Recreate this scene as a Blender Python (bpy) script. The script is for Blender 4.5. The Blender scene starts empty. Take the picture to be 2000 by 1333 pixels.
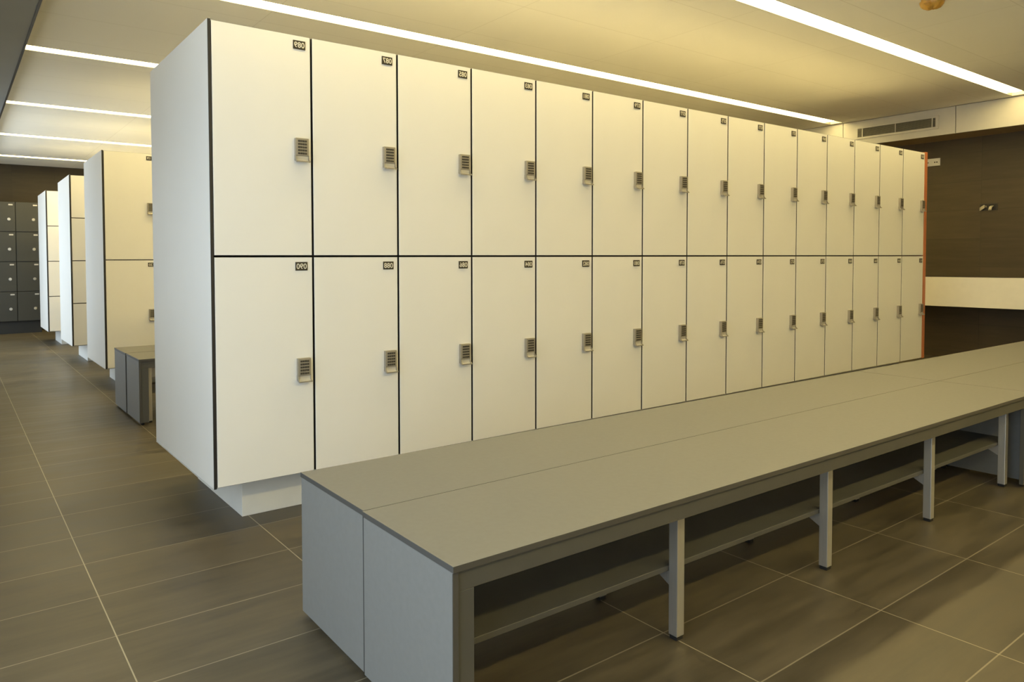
import bpy, bmesh, math, random
from mathutils import Matrix, Vector
random.seed(4)
SC = bpy.context.scene
COL = SC.collection

# ---------------------------------------------------------------- materials
def new_mat(name):
    m = bpy.data.materials.new(name); m.use_nodes = True
    nt = m.node_tree
    return m, nt, nt.nodes['Principled BSDF']

def plain(name, col, rough=0.5, metal=0.0, spec=0.5, var=0.04, scale=14.0, bump=0.0, stretch=None):
    """procedural surface: base colour with a faint noise variation"""
    m, nt, b = new_mat(name)
    tc = nt.nodes.new('ShaderNodeTexCoord')
    nz = nt.nodes.new('ShaderNodeTexNoise'); nz.inputs['Scale'].default_value = scale
    nz.inputs['Detail'].default_value = 4
    src = tc.outputs['Object']
    if stretch:
        mp = nt.nodes.new('ShaderNodeMapping'); mp.inputs['Scale'].default_value = stretch
        nt.links.new(src, mp.inputs['Vector']); src = mp.outputs['Vector']
    nt.links.new(src, nz.inputs['Vector'])
    rp = nt.nodes.new('ShaderNodeValToRGB')
    c = Vector(col)
    rp.color_ramp.elements[0].position = 0.3; rp.color_ramp.elements[1].position = 0.7
    rp.color_ramp.elements[0].color = (*(c * (1 - var)), 1)
    rp.color_ramp.elements[1].color = (*[min(1, x) for x in c * (1 + var)], 1)
    nt.links.new(nz.outputs['Fac'], rp.inputs['Fac'])
    nt.links.new(rp.outputs['Color'], b.inputs['Base Color'])
    b.inputs['Roughness'].default_value = rough
    b.inputs['Metallic'].default_value = metal
    b.inputs['Specular IOR Level'].default_value = spec
    if bump:
        bp = nt.nodes.new('ShaderNodeBump'); bp.inputs['Strength'].default_value = bump
        bp.inputs['Distance'].default_value = 0.002
        nt.links.new(nz.outputs['Fac'], bp.inputs['Height']); nt.links.new(bp.outputs['Normal'], b.inputs['Normal'])
    return m

def emitter(name, col, strength):
    m, nt, b = new_mat(name)
    b.inputs['Base Color'].default_value = (0.8, 0.8, 0.8, 1)
    b.inputs['Emission Color'].default_value = (*col, 1)
    b.inputs['Emission Strength'].default_value = strength
    return m

def mnode(nt, op, a, b=None):
    n = nt.nodes.new('ShaderNodeMath'); n.operation = op
    for i, v in enumerate((a, b)):
        if v is None: continue
        if isinstance(v, (int, float)): n.inputs[i].default_value = v
        else: nt.links.new(v, n.inputs[i])
    return n.outputs[0]

def tiled(name, axes, pitch, origin, joint, tile_col, joint_col, rough, spec=0.5, tile_var=0.12, streak=(1.2, 9, 9),
          streak_amt=0.25, joint_mix=1.0, second=1.0, rough_var=0.0):
    """rectangular tiles: joints at origin + k*pitch on two object axes, streaky stoneware colour"""
    m, nt, b = new_mat(name)
    tc = nt.nodes.new('ShaderNodeTexCoord')
    sx = nt.nodes.new('ShaderNodeSeparateXYZ'); nt.links.new(tc.outputs['Object'], sx.inputs[0])
    masks, cells = [], []
    for ax, p, o in zip(axes, pitch, origin):
        t = mnode(nt, 'DIVIDE', mnode(nt, 'SUBTRACT', sx.outputs[ax], o), p)
        fl = mnode(nt, 'FLOOR', t); fr = mnode(nt, 'SUBTRACT', t, fl)
        d = mnode(nt, 'MULTIPLY', mnode(nt, 'MINIMUM', fr, mnode(nt, 'SUBTRACT', 1.0, fr)), p)
        masks.append(mnode(nt, 'LESS_THAN', d, joint / 2)); cells.append(fl)
    masks[1] = mnode(nt, 'MULTIPLY', masks[1], second)
    mask = mnode(nt, 'MULTIPLY', mnode(nt, 'MAXIMUM', masks[0], masks[1]), joint_mix)
    cx = nt.nodes.new('ShaderNodeCombineXYZ')
    nt.links.new(cells[0], cx.inputs[0]); nt.links.new(cells[1], cx.inputs[1])
    wn = nt.nodes.new('ShaderNodeTexWhiteNoise'); nt.links.new(cx.outputs[0], wn.inputs['Vector'])
    mp = nt.nodes.new('ShaderNodeMapping'); mp.inputs['Scale'].default_value = streak
    nt.links.new(tc.outputs['Object'], mp.inputs['Vector'])
    off = nt.nodes.new('ShaderNodeVectorMath'); off.operation = 'ADD'
    sc = nt.nodes.new('ShaderNodeVectorMath'); sc.operation = 'SCALE'; sc.inputs['Scale'].default_value = 7.0
    nt.links.new(wn.outputs['Color'], sc.inputs[0])
    nt.links.new(mp.outputs[0], off.inputs[0]); nt.links.new(sc.outputs[0], off.inputs[1])
    nz = nt.nodes.new('ShaderNodeTexNoise'); nz.inputs['Scale'].default_value = 1.6; nz.inputs['Detail'].default_value = 7
    nz.inputs['Roughness'].default_value = 0.62
    nt.links.new(off.outputs[0], nz.inputs['Vector'])
    f1 = mnode(nt, 'MULTIPLY', mnode(nt, 'SUBTRACT', nz.outputs['Fac'], 0.5), streak_amt * 2)
    f2 = mnode(nt, 'MULTIPLY', mnode(nt, 'SUBTRACT', wn.outputs['Value'], 0.5), tile_var * 2)
    sm = nt.nodes.new('ShaderNodeTexNoise'); sm.inputs['Scale'].default_value = 2.3; sm.inputs['Detail'].default_value = 4
    nt.links.new(tc.outputs['Object'], sm.inputs['Vector'])
    f3 = mnode(nt, 'MULTIPLY', mnode(nt, 'SUBTRACT', sm.outputs['Fac'], 0.5), streak_amt * 0.7)
    fac = mnode(nt, 'ADD', mnode(nt, 'ADD', mnode(nt, 'ADD', f1, f3), f2), 1.0)
    vm = nt.nodes.new('ShaderNodeVectorMath'); vm.operation = 'SCALE'
    vm.inputs[0].default_value = tile_col; nt.links.new(fac, vm.inputs['Scale'])
    mx = nt.nodes.new('ShaderNodeMix'); mx.data_type = 'RGBA'
    nt.links.new(mask, mx.inputs['Factor']); nt.links.new(vm.outputs[0], mx.inputs['A'])
    mx.inputs['B'].default_value = (*joint_col, 1)
    nt.links.new(mx.outputs['Result'], b.inputs['Base Color'])
    b.inputs['Specular IOR Level'].default_value = spec
    if rough_var:
        r = mnode(nt, 'ADD', mnode(nt, 'MULTIPLY', mnode(nt, 'SUBTRACT', nz.outputs['Fac'], 0.5), rough_var * 2), rough)
        nt.links.new(r, b.inputs['Roughness'])
    else:
        b.inputs['Roughness'].default_value = rough
    return m

WARM = (1.0, 0.785, 0.32)
M = dict(
    white=plain('white_laminate', (0.86, 0.845, 0.805), 0.5, var=0.012, scale=3),
    core=plain('black_laminate_core', (0.022, 0.02, 0.018), 0.5),
    void=plain('locker_interior', (0.05, 0.045, 0.04), 0.7),
    white_base=plain('white_plinth_laminate', (0.78, 0.78, 0.75), 0.45, var=0.02),
    orange=plain('orange_laminate', (0.5, 0.165, 0.06), 0.45),
    plate=plain('dark_brown_plate', (0.035, 0.028, 0.016), 0.4),
    digits=plain('cream_digits', (0.75, 0.72, 0.6), 0.5),
    lock=plain('bronze_grey_lock_metal', (0.33, 0.30, 0.235), 0.42, 0.25),
    keys=plain('dark_lock_keys', (0.05, 0.042, 0.028), 0.5),
    pull=plain('satin_pull_metal', (0.60, 0.57, 0.49), 0.35, 0.2),
    bench=plain('grey_bench_laminate', (0.205, 0.203, 0.19), 0.5, var=0.03, scale=60),
    bench_dark=plain('dark_bench_edge', (0.075, 0.072, 0.066), 0.5),
    bench_frame=plain('dark_grey_bench_frame', (0.085, 0.084, 0.076), 0.5),
    alu=plain('brushed_aluminium', (0.60, 0.585, 0.55), 0.38, 0.75, stretch=(30, 30, 1)),
    rubber=plain('black_rubber', (0.012, 0.012, 0.012), 0.7),
    dark_locker=plain('charcoal_laminate', (0.052, 0.053, 0.047), 0.5, var=0.03),
    dark_core=plain('charcoal_joint', (0.03, 0.03, 0.028), 0.6),
    chrome=plain('chrome_knob', (0.8, 0.8, 0.78), 0.25, 0.7),
    label=plain('pale_label', (0.62, 0.6, 0.55), 0.5),
    soffit=plain('grey_painted_plaster', (0.27, 0.275, 0.268), 0.75, var=0.05, scale=2.0),
    trim=plain('dark_bronze_trim', (0.03, 0.024, 0.022), 0.4),
    painted=plain('white_painted_panel', (0.86, 0.845, 0.79), 0.55, var=0.02),
    joint=plain('grey_panel_joint', (0.22, 0.21, 0.18), 0.6),
    grille=plain('grey_grille_metal', (0.30, 0.29, 0.24), 0.45, 0.2),
    grille_dark=plain('grille_shadow_gap', (0.07, 0.068, 0.058), 0.7),
    plaster=plain('pale_grey_plaster', (0.55, 0.55, 0.54), 0.8),
    soffit_brown=plain('brown_soffit_board', (0.34, 0.265, 0.15), 0.6, var=0.05),
    stone=plain('dark_brown_stone', (0.05, 0.04, 0.028), 0.4, var=0.2),
    plastic=plain('white_plastic', (0.78, 0.77, 0.72), 0.35),
    black=plain('black_plastic', (0.012, 0.01, 0.009), 0.5),
    wire=plain('cream_wire', (0.6, 0.55, 0.4), 0.5),
    cover=plain('orange_film', (0.60, 0.33, 0.055), 0.35, var=0.15, scale=40),
    lamp=emitter('warm_white_tube', WARM, 15.5),
    lamp_dim=emitter('warm_white_tube_dimmer', WARM, 15.0),
    fill_near=emitter('warm_fill_tube_near', WARM, 2.5),  # weak fill for the added strip before the benches
    fill_front=emitter('warm_fill_tube_front', WARM, 36.0),  # strong fill for the added strip behind the camera
    lamp_far=emitter('warm_white_tube_far', WARM, 24.0),
    panel=plain('off_white_bulkhead_panel', (0.60, 0.585, 0.55), 0.55, var=0.02),
    housing=plain('lamp_channel_metal', (0.5, 0.48, 0.42), 0.5),
    floor=tiled('brown_stoneware_floor', (0, 1), (0.651, 0.2865), (-0.468, -0.262), 0.0036, (0.097, 0.081, 0.053),
                (0.37, 0.33, 0.235), 0.42, 0.45, 0.07, (1.3, 11, 11), 0.8, rough_var=0.2, second=0.6),
    ceiling=tiled('ceiling_boards', (0, 1), (1.25, 0.55), (3.345, 0.0), 0.004, (0.89, 0.87, 0.81), (0.62, 0.59, 0.52), 0.8, 0.2, 0.008,
                  (1, 1, 1), 0.02, 0.55),
    brown_x=tiled('brown_wall_tiles_end', (1, 2), (0.60, 0.30), (0.173, 0.07), 0.003, (0.076, 0.058, 0.032), (0.052, 0.042, 0.027),
                  0.5, 0.4, 0.09, (9, 1.5, 12), 0.3),
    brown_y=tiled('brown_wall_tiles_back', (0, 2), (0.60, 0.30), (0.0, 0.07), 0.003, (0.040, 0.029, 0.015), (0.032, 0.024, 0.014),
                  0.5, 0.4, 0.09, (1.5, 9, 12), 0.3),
)

# ---------------------------------------------------------------- mesh helpers
class MB:
    def __init__(self): self.bm = bmesh.new(); self.mats = []
    def slot(self, m):
        if m not in self.mats: self.mats.append(m)
        return self.mats.index(m)
    def box(self, x0, x1, y0, y1, z0, z1, m, bevel=0.0, seg=2, faces=None):
        """faces: {'x0','x1','y0','y1','z0','z1': material} overrides"""
        co = [(x, y, z) for x in (x0, x1) for y in (y0, y1) for z in (z0, z1)]
        v = [self.bm.verts.new(c) for c in co]
        F = {'x0': (0, 1, 3, 2), 'x1': (4, 6, 7, 5), 'y0': (0, 4, 5, 1), 'y1': (2, 3, 7, 6), 'z0': (0, 2, 6, 4), 'z1': (1, 5, 7, 3)}
        fs = []
        for k, idx in F.items():
            f = self.bm.faces.new([v[i] for i in idx])
            f.material_index = self.slot((faces or {}).get(k, m)); fs.append(f)
        if bevel:
            es = list({e for f in fs for e in f.edges})
            bmesh.ops.bevel(self.bm, geom=es, offset=bevel, segments=seg, profile=0.7, affect='EDGES', clamp_overlap=True, material=-1)
        return self
    def prism(self, prof, axis, a, b, m, smooth=False):
        """closed profile of (p,q) swept along axis; axis 'x': (y,z); 'y': (x,z); 'z': (x,y)"""
        def P(t, p, q): return {'x': (t, p, q), 'y': (p, t, q), 'z': (p, q, t)}[axis]
        va = [self.bm.verts.new(P(a, *p)) for p in prof]; vb = [self.bm.verts.new(P(b, *p)) for p in prof]
        n = len(prof); i = self.slot(m)
        for k in range(n):
            f = self.bm.faces.new((va[k], va[(k + 1) % n], vb[(k + 1) % n], vb[k])); f.material_index = i; f.smooth = smooth
        for vs in (va, vb):
            f = self.bm.faces.new(vs); f.material_index = i
        return self
    def cyl(self, c, r, h, axis, m, n=20, r2=None):
        r2 = r if r2 is None else r2
        ids = {'x': (1, 2, 0), 'y': (0, 2, 1), 'z': (0, 1, 2)}[axis]
        rings = []
        for rr, t in ((r, 0), (r2, h)):
            ring = []
            for k in range(n):
                a = 2 * math.pi * k / n; p = [0, 0, 0]
                p[ids[0]] = c[ids[0]] + rr * math.cos(a); p[ids[1]] = c[ids[1]] + rr * math.sin(a); p[ids[2]] = c[ids[2]] + t
                ring.append(self.bm.verts.new(p))
            rings.append(ring)
        i = self.slot(m)
        for k in range(n):
            f = self.bm.faces.new((rings[0][k], rings[0][(k + 1) % n], rings[1][(k + 1) % n], rings[1][k])); f.material_index = i; f.smooth = True
        for ring in rings:
            f = self.bm.faces.new(ring); f.material_index = i
        return self
    def tube(self, pts, r, m, n=8):
        i = self.slot(m); rings = []
        for k, p in enumerate(pts):
            p = Vector(p)
            d = (Vector(pts[min(k + 1, len(pts) - 1)]) - Vector(pts[max(k - 1, 0)])).normalized()
            u = d.orthogonal().normalized(); w = d.cross(u)
            rings.append([self.bm.verts.new(p + r * (math.cos(2 * math.pi * j / n) * u + math.sin(2 * math.pi * j / n) * w)) for j in range(n)])
        for a, b in zip(rings, rings[1:]):
            for j in range(n):
                f = self.bm.faces.new((a[j], a[(j + 1) % n], b[(j + 1) % n], b[j])); f.material_index = i; f.smooth = True
        for ring in (rings[0], rings[-1]):
            f = self.bm.faces.new(ring); f.material_index = i
        return self
    def build(self, name, parent=None, loc=(0, 0, 0)):
        bmesh.ops.recalc_face_normals(self.bm, faces=self.bm.faces)
        me = bpy.data.meshes.new(name); self.bm.to_mesh(me); self.bm.free()
        for m in self.mats: me.materials.append(m)
        o = bpy.data.objects.new(name, me); COL.objects.link(o); o.location = loc
        if parent: o.parent = parent
        return o

def tag(o, label, cat, group=None):
    o['label'] = label; o['category'] = cat
    if group: o['group'] = group
    elif 'group' in o: del o['group']
    return o
def struct(o, label=None):
    o['kind'] = 'structure'
    if label: o['label'] = label
    return o
def empty(name, loc, rz=0.0):
    o = bpy.data.objects.new(name, None); COL.objects.link(o)
    o.location = loc; o.rotation_euler = (0, 0, rz); o.empty_display_size = 0.05
    return o
def copy_tree(o, parent=None):
    c = o.copy(); COL.objects.link(c)
    if parent: c.parent = parent
    for ch in [x for x in bpy.data.objects if x.parent == o]: copy_tree(ch, c)
    return c

ZC = 2.60
STRIPS = [-0.275, 1.365, 3.055, 5.075, 7.01, 8.93, -3.575, -1.925]
SW = 0.068                       # half width of a lamp slot
X_EDGE, X_END, X_WALL = -0.40, 7.64, 8.10
Y_BACK, Y_FRONT, X_LEFT = 9.90, -4.20, -1.90

# ---------------------------------------------------------------- the setting
struct(MB().box(X_LEFT - .1, X_WALL + .1, Y_FRONT - .1, Y_BACK + .1, -0.1, 0, M['floor']).build('floor'), 'brown grey stoneware tiled floor')
c = MB(); edges = [Y_FRONT - .1] + [v for y in sorted(STRIPS) for v in (y - SW, y + SW)] + [Y_BACK + .1]
for a, b in zip(edges[0::2], edges[1::2]): c.box(X_EDGE, X_END + .46, a, b, ZC, ZC + .06, M['ceiling'])
for y in STRIPS: c.box(7.585, X_END + .46, y - SW, y + SW, ZC, ZC + .06, M['ceiling'])
struct(c.build('ceiling'), 'cream boarded ceiling with slots for the lights')
struct(MB().box(X_LEFT, X_WALL, Y_BACK, Y_BACK + .1, 0, ZC + .1, M['brown_y']).build('wall_back'), 'brown tiled wall above the charcoal lockers')
struct(MB().box(X_WALL, X_WALL + .1, Y_FRONT, Y_BACK, 0, ZC + .1, M['brown_x']).build('wall_right'), 'dark brown tiled wall beyond the lockers')
struct(MB().box(X_LEFT, X_WALL, Y_FRONT - .1, Y_FRONT, 0, ZC + .1, M['plaster']).build('wall_front'))
WIN = [(-3.2, -0.45, 0.05, 2.35), (5.0, 8.3, 0.05, 2.3)]
w = MB(); y = Y_FRONT
for (a, b, z0, z1) in WIN:
    w.box(X_LEFT - .1, X_LEFT, y, a, 0, ZC + .1, M['plaster'])
    w.box(X_LEFT - .1, X_LEFT, a, b, 0, z0, M['plaster']); w.box(X_LEFT - .1, X_LEFT, a, b, z1, ZC + .1, M['plaster'])
    y = b
w.box(X_LEFT - .1, X_LEFT, y, Y_BACK, 0, ZC + .1, M['plaster'])
struct(w.build('wall_left'))
for i, (a, b, z0, z1) in enumerate(WIN):
    f = MB(); n = max(2, round((b - a) / 1.4))
    for k in range(n + 1):
        yy = a + (b - a - .05) * k / n
        f.box(X_LEFT - .08, X_LEFT - .03, yy, yy + .05, z0, z1, M['alu'])
    f.box(X_LEFT - .08, X_LEFT - .03, a, b, z0, z0 + .05, M['alu']); f.box(X_LEFT - .08, X_LEFT - .03, a, b, z1 - .05, z1, M['alu'])
    struct(f.build('window_%d' % (i + 1)))
# lowered soffit on the left with its dark edge strip
SZ = 2.50
s = MB().box(X_LEFT, X_EDGE, Y_FRONT, Y_BACK, SZ, ZC + .1, M['soffit'])
s.box(X_EDGE, X_EDGE + .014, Y_FRONT, Y_BACK, SZ - .004, ZC, M['trim'])
struct(s.build('trim_1'), 'lowered grey soffit with a dark edge strip at upper left')
# bulkhead over the washbasin counter on the right
b = MB()
joints = [-4.2, -2.95, -1.884, -0.817, 0.25, 1.317, 2.384, 3.45, 4.52, 5.58, 6.65, 7.72, 8.78, Y_BACK]
for a, bb in zip(joints, joints[1:]):
    b.box(X_END, X_END + .015, a + .003, bb - .003, 2.323, ZC - .006, M['panel'], 0.001, 1)
b.box(X_END + .012, X_WALL, Y_FRONT, Y_BACK, 2.326, ZC, M['joint'], faces={'z0': M['soffit_brown']})
struct(b.build('trim_2'), 'white panelled bulkhead holding the ventilation grille')

# ---------------------------------------------------------------- ceiling lights
def linear_light(yc, x0, joint0, label, lamp='lamp', lit_to=7.47):
    t = empty('linear_ceiling_light', (0, yc, ZC))
    h = MB(); x1 = 7.585; W_ = SW - .001
    h.box(x0, x1, -W_, -W_ + .004, -.001, .05, M['housing']); h.box(x0, x1, W_ - .004, W_, -.001, .05, M['housing'])
    h.box(x0, x1, -W_, W_, .05, .056, M['housing'])
    h.build('channel', t)
    xs = [x0 + .004]; k = joint0
    x1 = lit_to
    while k < x1 - .2:
        if k > x0 + .2: xs.append(k)
        k += 1.5
    xs.append(x1 - .004)
    for a, bb in zip(xs, xs[1:]):
        n = 7; prof = [(-W_ + .006, .044)] + [(-(W_ - .006) * math.cos(math.pi * j / n), .018 - .012 * math.sin(math.pi * j / n)) for j in range(n + 1)] + [(W_ - .006, .044)]
        MB().prism(prof, 'x', a + .006, bb - .006, M[lamp]).build('diffuser', t)
    tag(t, label, 'ceiling light', 'recessed strip lights in the ceiling')
linear_light(STRIPS[0], X_EDGE + .03, 0.15, 'long lit strip light above the front bench, nearest to the viewer')
linear_light(STRIPS[1], X_EDGE + .03, -0.25, 'long lit strip light running over the top of the front locker bank')
linear_light(STRIPS[2], X_EDGE + .03, 0.5, 'lit strip light above the second bench, behind the front locker bank', 'lamp_dim')
linear_light(STRIPS[3], X_EDGE + .03, 0.9, 'lit strip light over the second locker bank', 'lamp_dim')
linear_light(STRIPS[4], X_EDGE + .03, 1.26, 'lit strip light over the third locker bank', 'lamp_far')
linear_light(STRIPS[5], X_EDGE + .03, 1.1, 'farthest lit strip light, just before the brown back wall', 'lamp_far')

linear_light(STRIPS[7], X_EDGE + .03, 0.5, 'added fill strip light in front of the benches, out of the picture above the viewer', 'fill_near', 3.5)  # unseen strip, added as dim fill and lit only part way
linear_light(STRIPS[6], X_EDGE + .03, 0.9, 'added fill strip light behind the viewer, next to the front wall', 'fill_front')  # unseen strip, added to fill the lower doors from the front

# ---------------------------------------------------------------- lockers
W, H, Z0, D = 0.4182, 1.80, 0.187, 0.90
def text_mesh(body, size):
    cu = bpy.data.curves.new('digits', 'FONT'); cu.body = body; cu.size = size
    cu.align_x = 'CENTER'; cu.align_y = 'CENTER'; cu.offset = size * 0.017; cu.space_character = 1.0
    cu.resolution_u = 3
    o = bpy.data.objects.new('digits', cu); COL.objects.link(o)
    bpy.context.view_layer.update()
    me = bpy.data.meshes.new_from_object(o.evaluated_get(bpy.context.evaluated_depsgraph_get()))
    bpy.data.objects.remove(o); bpy.data.curves.remove(cu)
    return me
def plate_mesh(body):
    """black plate, cream digits that read mirrored as in the photo; local: x right, -y out, z up, origin at centre"""
    b = MB().box(-.027, .027, -.003, 0, -.0175, .0175, M['plate'], .0008, 1)
    i = b.slot(M['digits']); me = text_mesh(body, .031)
    xs = [v.co.x for v in me.vertices]; ys = [v.co.y for v in me.vertices]
    cx, cy = (min(xs) + max(xs)) / 2, (min(ys) + max(ys)) / 2
    kx = min(1.0, .046 / (max(xs) - min(xs)))
    vs = [b.bm.verts.new((-(v.co.x - cx) * kx, -.0034, v.co.y - cy)) for v in me.vertices]
    for p in me.polygons:
        try: f = b.bm.faces.new([vs[j] for j in p.vertices]); f.material_index = i
        except ValueError: pass
    bpy.data.meshes.remove(me)
    return b
def make_lock(parent):
    """keypad lock; local origin at the top left of the housing"""
    b = MB().box(0, .058, -.016, 0, -.072, 0, M['lock'], .003, 2)
    o = b.build('keypad_lock', parent)
    k = MB()
    for r in range(5):
        z = -.0085 - r * .0125
        for q in range(4):
            x = .0095 + q * .0102
            k.box(x, x + .0085, -.0185, -.015, z - .0075, z, M['keys'], .0008, 1)
    k.build('keys', o)
    return o
def make_pull(parent):
    """pull below the keypad: a plate that curls outward into a lip"""
    prof = [(-.002, -.070), (-.010, -.070), (-.010, -.084)]
    for a in range(0, 91, 18):
        r = .010; t = math.radians(a); prof.append((-.010 - r * (1 - math.cos(t)), -.084 - r * math.sin(t)))
    prof += [(-.026, -.094), (-.026, -.097), (-.019, -.097)]
    for a in range(80, -1, -20):
        r = .013; t = math.radians(a); prof.append((-.007 - r * (1 - math.cos(t)), -.084 - r * math.sin(t)))
    prof += [(-.002, -.080)]
    b = MB().prism(prof, 'x', .004, .056, M['pull'])
    cheek = [(0, -.070), (-.013, -.070), (-.017, -.086), (-.026, -.094), (-.020, -.099), (0, -.090)]
    b.prism(cheek, 'x', .000, .004, M['lock']); b.prism(cheek, 'x', .056, .059, M['lock'])
    b.prism([(-.0255, -.0935), (-.0275, -.0935), (-.0275, -.0985), (-.0255, -.0985)], 'x', 0, .059, M['lock'])
    return b.build('pull_handle', parent)

GAP, GAPZ = 0.0048, 0.0034
_car, _door = {}, {}
def make_locker(x, y, z, h, number, label, group, lock=True, big=True):
    """x,z: lower left of the cell on the front plane y"""
    t = empty('locker', (x, y, z)); tag(t, label, 'locker', group)
    key = round(h, 3)
    if key not in _car:
        _car[key] = MB().box(.002, W - .002, .016, D - .012, .002, h - .002, M['void'], faces={'z1': M['white'], 'y1': M['white']}).build('carcass', t).data
        _door[key] = MB().box(GAP, W - GAP, 0, .012, GAPZ, h - GAPZ, M['white'], .0012, 1,
                              faces={k: M['core'] for k in ('x0', 'x1', 'z0', 'z1')}).build('door', t).data
        d = [o for o in bpy.data.objects if o.parent == t and o.name.startswith('door')][0]
    else:
        c = bpy.data.objects.new('carcass', _car[key]); COL.objects.link(c); c.parent = t
        d = bpy.data.objects.new('door', _door[key]); COL.objects.link(d); d.parent = t
    if number:
        plate_mesh(number).build('number_plate', d, (.365, 0, h - .041))
    if lock:
        if 'lock' not in _car:
            a = make_lock(d); p = make_pull(d)
            _car['lock'] = (a, [o for o in bpy.data.objects if o.parent == a][0], p)
            parts = [a, p]
        else:
            a0, k0, p0 = _car['lock']
            a = a0.copy(); k = k0.copy(); p = p0.copy()
            for o in (a, k, p): COL.objects.link(o)
            a.parent = d; p.parent = d; k.parent = a; parts = [a, p]
        for o in parts: o.location = (.3395, 0, h - .419)
    return t

def end_panel(x, y, label, mat='white', th=.012):
    b = MB().box(x - th, x, y - .001, y + D, Z0 - .0005, Z0 + H + .001, M[mat], .0012, 1,
                 faces={'y0': M['core'], 'z0': M['core']} if mat == 'white' else None)
    return tag(b.build('locker_end_panel'), label, 'end panel')
def plinth(x0, x1, y, label, over=0.0):
    b = MB().box(x0, x1, y + .156, y + D - .12, 0, Z0 - .003, M['white_base'], .001, 1)
    b.box(x0 - .168, x1 + over, y + .018, y + D - .004, Z0 - .003, Z0 - .0008, M['white_base'])
    return tag(b.build('locker_plinth'), label, 'plinth')

ORD = ['first', 'second', 'third', 'fourth', 'fifth', 'sixth', 'seventh', 'eighth', 'ninth', 'tenth', 'eleventh', 'twelfth',
       'thirteenth', 'fourteenth', 'fifteenth']
h2 = H / 2
for i in range(15):
    make_locker(i * W, 0, Z0 + h2, h2, '%03d' % (89 - 2 * i),
                'white locker %03d, upper row of the long front bank, %s column from left' % (89 - 2 * i, ORD[i]), 'lockers of the front bank')
    make_locker(i * W, 0, Z0, h2, '%03d' % (90 - 2 * i),
                'white locker %03d, lower row of the long front bank, %s column from left' % (90 - 2 * i, ORD[i]), 'lockers of the front bank')
end_panel(0.002, 0, 'white end panel closing the left side of the long front locker bank')
o = MB().box(15 * W + .001, 15 * W + .043, -.004, D, Z0 - .0005, Z0 + H + .004, M['orange'], .001, 1).build('locker_end_panel')
tag(o, 'orange end panel at the far right end of the front locker bank', 'end panel')
plinth(.156, 15 * W - .05, 0, 'white recessed plinth under the long front locker bank', .092)

B2 = (.2282, 3.549); B3 = (.235, 5.465); B4 = (.210, 7.366)
for j in range(2):
    pos = ('first column, beside the grey second bench', 'second column, hidden behind the front bank')[j]
    nn = 119 - 2 * j
    make_locker(B2[0] + j * W, B2[1], Z0 + h2, h2, '%03d' % nn, 'upper white locker of the second bank, ' + pos, 'lockers of the second bank')
    make_locker(B2[0] + j * W, B2[1], Z0, h2, '%03d' % (nn + 1), 'lower white locker of the second bank, ' + pos, 'lockers of the second bank')
ROW = ['lowest', 'second lowest', 'second highest', 'topmost']
for nm, (bx, by) in (('third', B3), ('fourth', B4)):
    for j in range(2):
        for r in range(4):
            make_locker(bx + j * W, by, Z0 + r * H / 4, H / 4, None,
                        '%s small white locker, %s column of the %s bank%s' % (ROW[r], ('left', 'second')[j], nm, ' near back wall' if nm == 'fourth' else ''),
                        'lockers of the %s bank' % nm, lock=False)
for nm, (bx, by) in (('second', B2), ('third', B3), ('fourth', B4)):
    end_panel(bx, by, 'white end panel on the left side of the %s locker bank%s' % (nm, ', farthest white one' if nm == 'fourth' else ''))
    plinth(bx + .156, bx + 6.2, by, 'white recessed plinth under the %s locker bank' % nm)

for nm, (bx, by), rows in (('second', B2, 2), ('third', B3, 4), ('fourth', B4, 4)):
    mt = tiled('white_locker_doors_%s' % nm, (0, 2), (W, H / rows), (0, 0), .009, (0.86, 0.845, 0.805), (0.022, 0.02, 0.018), 0.5, tile_var=0, streak_amt=.01)
    o = MB().box(0, 13 * W, 0, D - .012, 0, H, M['white'], faces={'y0': mt}).build('locker_row', None, (bx + 2 * W + .001, by + .001, Z0))
    tag(o, 'rest of the %s locker bank, out of sight behind the front bank' % nm, 'locker row')

# charcoal lockers against the back wall
YD = 9.45
WD = 0.325
def dark_locker(x, z, label):
    t = empty('locker', (x, YD, z)); tag(t, label, 'locker', 'charcoal lockers on the back wall')
    h = H / 4
    MB().box(.001, WD - .001, .016, .44, .001, h - .001, M['dark_core']).build('carcass', t)
    d = MB().box(.005, WD - .005, 0, .014, .005, h - .005, M['dark_locker'], .001, 1).build('door', t)
    MB().box(-.028, .028, -.003, 0, -.010, .010, M['label'], .0008, 1).build('number_plate', d, (WD - .062, 0, h - .045))
    MB().cyl((0, -.004, 0), .022, .004, 'y', M['chrome'], 18).cyl((0, -.020, 0), .015, .018, 'y', M['chrome'], 18).build('knob_lock', d, (WD - .087, 0, h - .262))
for j, nm in enumerate(('left', 'right')):
    for r in range(4):
        dark_locker(.008 + (j - 1) * WD, Z0 + r * H / 4, '%s charcoal grey locker of the %s column on the back wall' % (ROW[r], nm))
o = MB().box(.008 - WD, .008 + WD, YD + .06, YD + .44, 0, Z0 - .001, M['dark_core']).build('locker_plinth')
tag(o, 'dark plinth under the charcoal lockers on the back wall', 'plinth')

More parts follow.
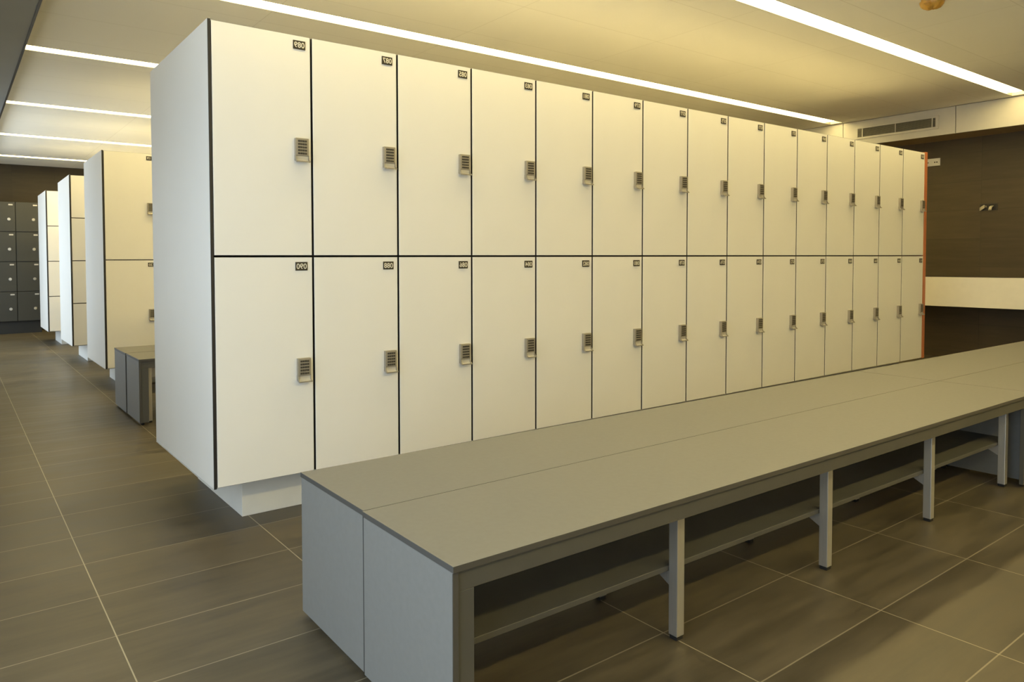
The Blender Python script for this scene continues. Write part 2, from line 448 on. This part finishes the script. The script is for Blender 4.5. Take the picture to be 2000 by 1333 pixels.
# ---------------------------------------------------------------- benches
BL, BD, BH = 3.36, 0.3885, 0.435
def make_bench():
    t = empty('bench', (0, 0, 0))
    MB().box(0, BL, 0, BD, BH - .014, BH, M['bench'], .0012, 2, faces={k: M['bench_dark'] for k in ('x0', 'x1', 'y0', 'y1')}).build('seat_top', t)
    for x in (0.001, BL - .017):
        MB().box(x, x + .016, .004, BD - .004, .016, BH - .015, M['bench'], .001, 1, faces={'y0': M['bench_dark'], 'y1': M['bench_dark']}).build('end_panel', t)
    MB().box(.018, BL - .018, .010, .026, .374, BH - .015, M['bench_frame'], .0008, 1).build('apron', t)
    for a, b_ in ((.018, .062), (BL - .105, BL - .018)):
        MB().box(a, b_, .010, .026, .016, .3735, M['bench_frame'], .0008, 1).build('stile', t)
    for fx in (.012, BL - .040):
        for fy in (.02, BD - .05):
            MB().cyl((fx + .014, fy + .014, 0), .011, .017, 'z', M['rubber'], 14).build('foot', t)
    MB().box(.018, BL - .018, .094, .342, .190, .205, M['bench_frame'], .0008, 1).build('shelf', t)
    for k, lx in enumerate((.064, .815, 1.620, 2.424, 3.206)):
        for (y0, y1) in ((.064, .092), (.344, .372)):
            if k in (0,) and y0 > .2 and False: continue
            lg = MB().box(lx, lx + .031, y0, y1, .012, BH - .015, M['alu'], .002, 2).build('leg', t)
            MB().box(lx + .002, lx + .029, y0 + .002, y1 - .002, 0, .0125, M['rubber'], .001, 1).build('foot_cap', lg)
            sgn = 1 if y0 < .2 else -1
            ya = y1 if sgn > 0 else y0
            prof = [(ya, .189), (ya + sgn * .075, .189), (ya + sgn * .07, .180), (ya, .140)]
            MB().prism(prof, 'x', lx + .012, lx + .018, M['alu']).build('shelf_bracket', t)
    return t
proto = make_bench()
G = 'grey changing benches'
A1, A2 = -0.0102, -0.0102
def place(o, x, y, rz, label, grp):
    o.location = (x, y, 0); o.rotation_euler = (0, 0, rz); tag(o, label, 'bench', grp)
place(proto, .008, -1.516, A1, 'grey laminate bench at the very front with open shelf and silver legs', G)
place(copy_tree(proto), .008 + (BL + .004) * math.cos(A1), -1.516 + (BL + .004) * math.sin(A1), A1,
      'grey bench continuing the front row at right, cut off by the picture edge', G)
bx, by = .020, -.737
place(copy_tree(proto), bx + BL * math.cos(A2), by + BL * math.sin(A2), A2 + math.pi,
      'grey bench behind the front one, its back edge toward the front lockers', G)
place(copy_tree(proto), bx + (2 * BL + .004) * math.cos(A2), by + (2 * BL + .004) * math.sin(A2), A2 + math.pi,
      'grey bench beyond the seam, before the orange end panel', G)
place(copy_tree(proto), .170, 2.105, 0, 'dark grey bench peeking out behind the front bank, half nearest the viewer', G)
place(copy_tree(proto), .166 + BL, 2.889, math.pi, 'dark grey bench half directly before the second locker bank', G)

# ---------------------------------------------------------------- right end: counter, grille, sockets
t = empty('washbasin_counter', (7.64, 2.5, 0))
MB().box(0, .018, -6.6, 7.3, .572, .871, M['painted'], .001, 1).build('fascia', t)
MB().box(.019, .455, -6.6, 7.3, .845, .868, M['stone']).build('counter_top', t)
for yy in (-4.6, 1.0):
    MB().box(.30, .44, yy, yy + .05, 0, .845, M['stone']).build('support_panel', t)
tag(t, 'long counter with a white front panel along the dark tiled wall', 'counter')

t = empty('ventilation_grille', (X_END, 0, 0))
f = MB(); gy0, gy1, gz0, gz1 = .395, 1.185, 2.392, 2.528; iy0, iy1, iz0, iz1 = .42, 1.16, 2.414, 2.507
f.box(-.012, -.001, gy0, gy1, gz0, iz0, M['panel'], .001, 1); f.box(-.012, -.001, gy0, gy1, iz1, gz1, M['panel'], .001, 1)
f.box(-.012, -.001, gy0, iy0, iz0, iz1, M['panel'], .001, 1); f.box(-.012, -.001, iy1, gy1, iz0, iz1, M['panel'], .001, 1)
f.build('frame', t)
s = MB().box(-.003, -.001, iy0, iy1, iz0, iz1, M['grille_dark'])
n = 9
for k in range(n):
    z = iz0 + (iz1 - iz0) * (k + .5) / n
    s.prism([(-.011, z - .0045), (-.010, z - .0055), (-.0035, z + .0015), (-.0045, z + .0025)], 'y', iy0, iy1, M['grille'])
s.build('louvres', t)
for yy in (.449, .787, 1.112):
    MB().box(-.0115, -.003, yy - .004, yy + .004, iz0, iz1, M['label']).build('divider', t)
tag(t, 'grey louvred ventilation grille set in the white bulkhead', 'ventilation grille')

t = empty('wall_socket', (X_WALL, .612, 2.106))
MB().box(-.010, 0, -.075, .075, -.040, .040, M['plastic'], .002, 2).build('frame', t)
for k, yy in enumerate((.036, -.036)):
    m_ = MB().box(-.013, -.009, yy - .028, yy + .028, -.028, .028, M['plastic'], .001, 1)
    for dy in ((0,) if k == 0 else (-.010, .010)):
        m_.cyl((-.0137, yy + dy, -.002), .0055 if k == 0 else .007, .002, 'x', M['black'], 12)
    m_.build('socket_insert', t)
tag(t, 'white double wall socket high on the dark tiled wall', 'wall socket')

def open_box(yc, kind, label):
    t = empty('wall_junction_box', (X_WALL, yc, 1.588))
    b = MB(); q = .034
    b.box(-.004, -.0005, -q, q, -q, q, M['black'])
    for a in (-1, 1):
        b.box(-.006, -.0005, a * q - .003, a * q + .003, -q, q, M['stone']); b.box(-.006, -.0005, -q, q, a * q - .003, a * q + .003, M['stone'])
    b.build('back_box', t)
    w_ = MB()
    if kind == 0:
        for dz in (0, .012, -.010):
            w_.tube([(-.004, -.02, .004 + dz * .5), (-.022, -.006, .006 + dz), (-.026, .012, -.008 + dz), (-.02, .03, -.022 + dz)], .006, M['wire'])
    else:
        for dy in (0, .009, -.006):
            w_.tube([(-.004, .006 + dy, .012), (-.024, .012 + dy, .002), (-.028, .016 + dy, -.015), (-.022, .02 + dy, -.034)], .006, M['wire'])
    w_.build('loose_wires', t)
    tag(t, label, 'junction box', 'open junction boxes on the dark wall')
open_box(.146, 0, 'left of two open junction boxes with loose wires on the dark wall')
open_box(.070, 1, 'right of two open junction boxes with loose wires on the dark wall')

# smoke detector under an orange dust cover
t = empty('smoke_detector', (4.06, -.850, ZC))
MB().cyl((0, 0, -.014), .048, .014, 'z', M['plastic'], 28).build('base', t)
bm = MB(); i = bm.slot(M['cover']); rings = []; n = 36
rnd = [random.uniform(-1, 1) for _ in range(n)]
prof = [(.062, -.004, .008), (.060, -.016, .005), (.055, -.032, .004), (.043, -.045, .004), (.026, -.052, .003), (.010, -.054, .001)]
for r, z, cr in prof:
    rings.append([bm.bm.verts.new(((r + cr * rnd[k] + .003 * math.sin(5 * k * 2 * math.pi / n)) * math.cos(2 * math.pi * k / n),
                                   (r + cr * rnd[k] + .003 * math.sin(5 * k * 2 * math.pi / n)) * math.sin(2 * math.pi * k / n),
                                   z - .004 * rnd[(k * 7) % n])) for k in range(n)])
for a, b_ in zip(rings, rings[1:]):
    for k in range(n):
        f = bm.bm.faces.new((a[k], a[(k + 1) % n], b_[(k + 1) % n], b_[k])); f.material_index = i; f.smooth = True
f = bm.bm.faces.new(rings[-1]); f.material_index = i
bm.prism([(-.060, -.026), (-.042, -.030), (-.052, -.040), (-.086, -.036)], 'y', -.012, .014, M['cover'])
bm.build('dust_cover', t)
tag(t, 'ceiling detector wrapped in an orange dust cover', 'smoke detector')

# ---------------------------------------------------------------- daylight
wd = bpy.data.worlds.new('daylight'); SC.world = wd; wd.use_nodes = True
bg = wd.node_tree.nodes['Background']
bg.inputs['Color'].default_value = (0.77, 0.90, 1.0, 1); bg.inputs['Strength'].default_value = 3.4
for i, (a, b_, z0, z1) in enumerate(WIN):
    L = bpy.data.lights.new('window_daylight', 'AREA'); L.shape = 'RECTANGLE'; L.size = z1 - z0; L.size_y = b_ - a
    L.cycles.is_portal = True
    o = bpy.data.objects.new('window_daylight', L); COL.objects.link(o)
    o.location = (X_LEFT - .12, (a + b_) / 2, (z0 + z1) / 2); o.rotation_euler = (0, -math.pi / 2, 0)

# ---------------------------------------------------------------- camera
yaw, pitch, roll = -0.5849945567, -0.0317759808, -0.0054462962
fwd = Vector((-math.sin(yaw) * math.cos(pitch), math.cos(yaw) * math.cos(pitch), math.sin(pitch)))
r0 = Vector((math.cos(yaw), math.sin(yaw), 0)); u0 = r0.cross(fwd)
rt = math.cos(roll) * r0 + math.sin(roll) * u0; up = -math.sin(roll) * r0 + math.cos(roll) * u0
cam = bpy.data.cameras.new('camera'); co = bpy.data.objects.new('camera', cam); COL.objects.link(co)
mw = Matrix((rt, up, -fwd)).transposed().to_4x4(); mw.translation = (-0.84284, -2.65912, 1.06505)
co.matrix_world = mw
cam.sensor_width = 36; cam.lens = 1369.9055 / 2000 * 36
cam.shift_x = 192.036 / 2000; cam.shift_y = -112.812 / 2000
cam.clip_start = 0.05
SC.camera = co

SC.view_settings.view_transform = 'Standard'; SC.view_settings.look = 'None'
SC.view_settings.gamma = 1; SC.view_settings.use_curve_mapping = False
SC.view_settings.exposure = 0.37
SC.cycles.use_denoising = True
SC.cycles.max_bounces = 10; SC.cycles.diffuse_bounces = 7
SC.cycles.sample_clamp_indirect = 6
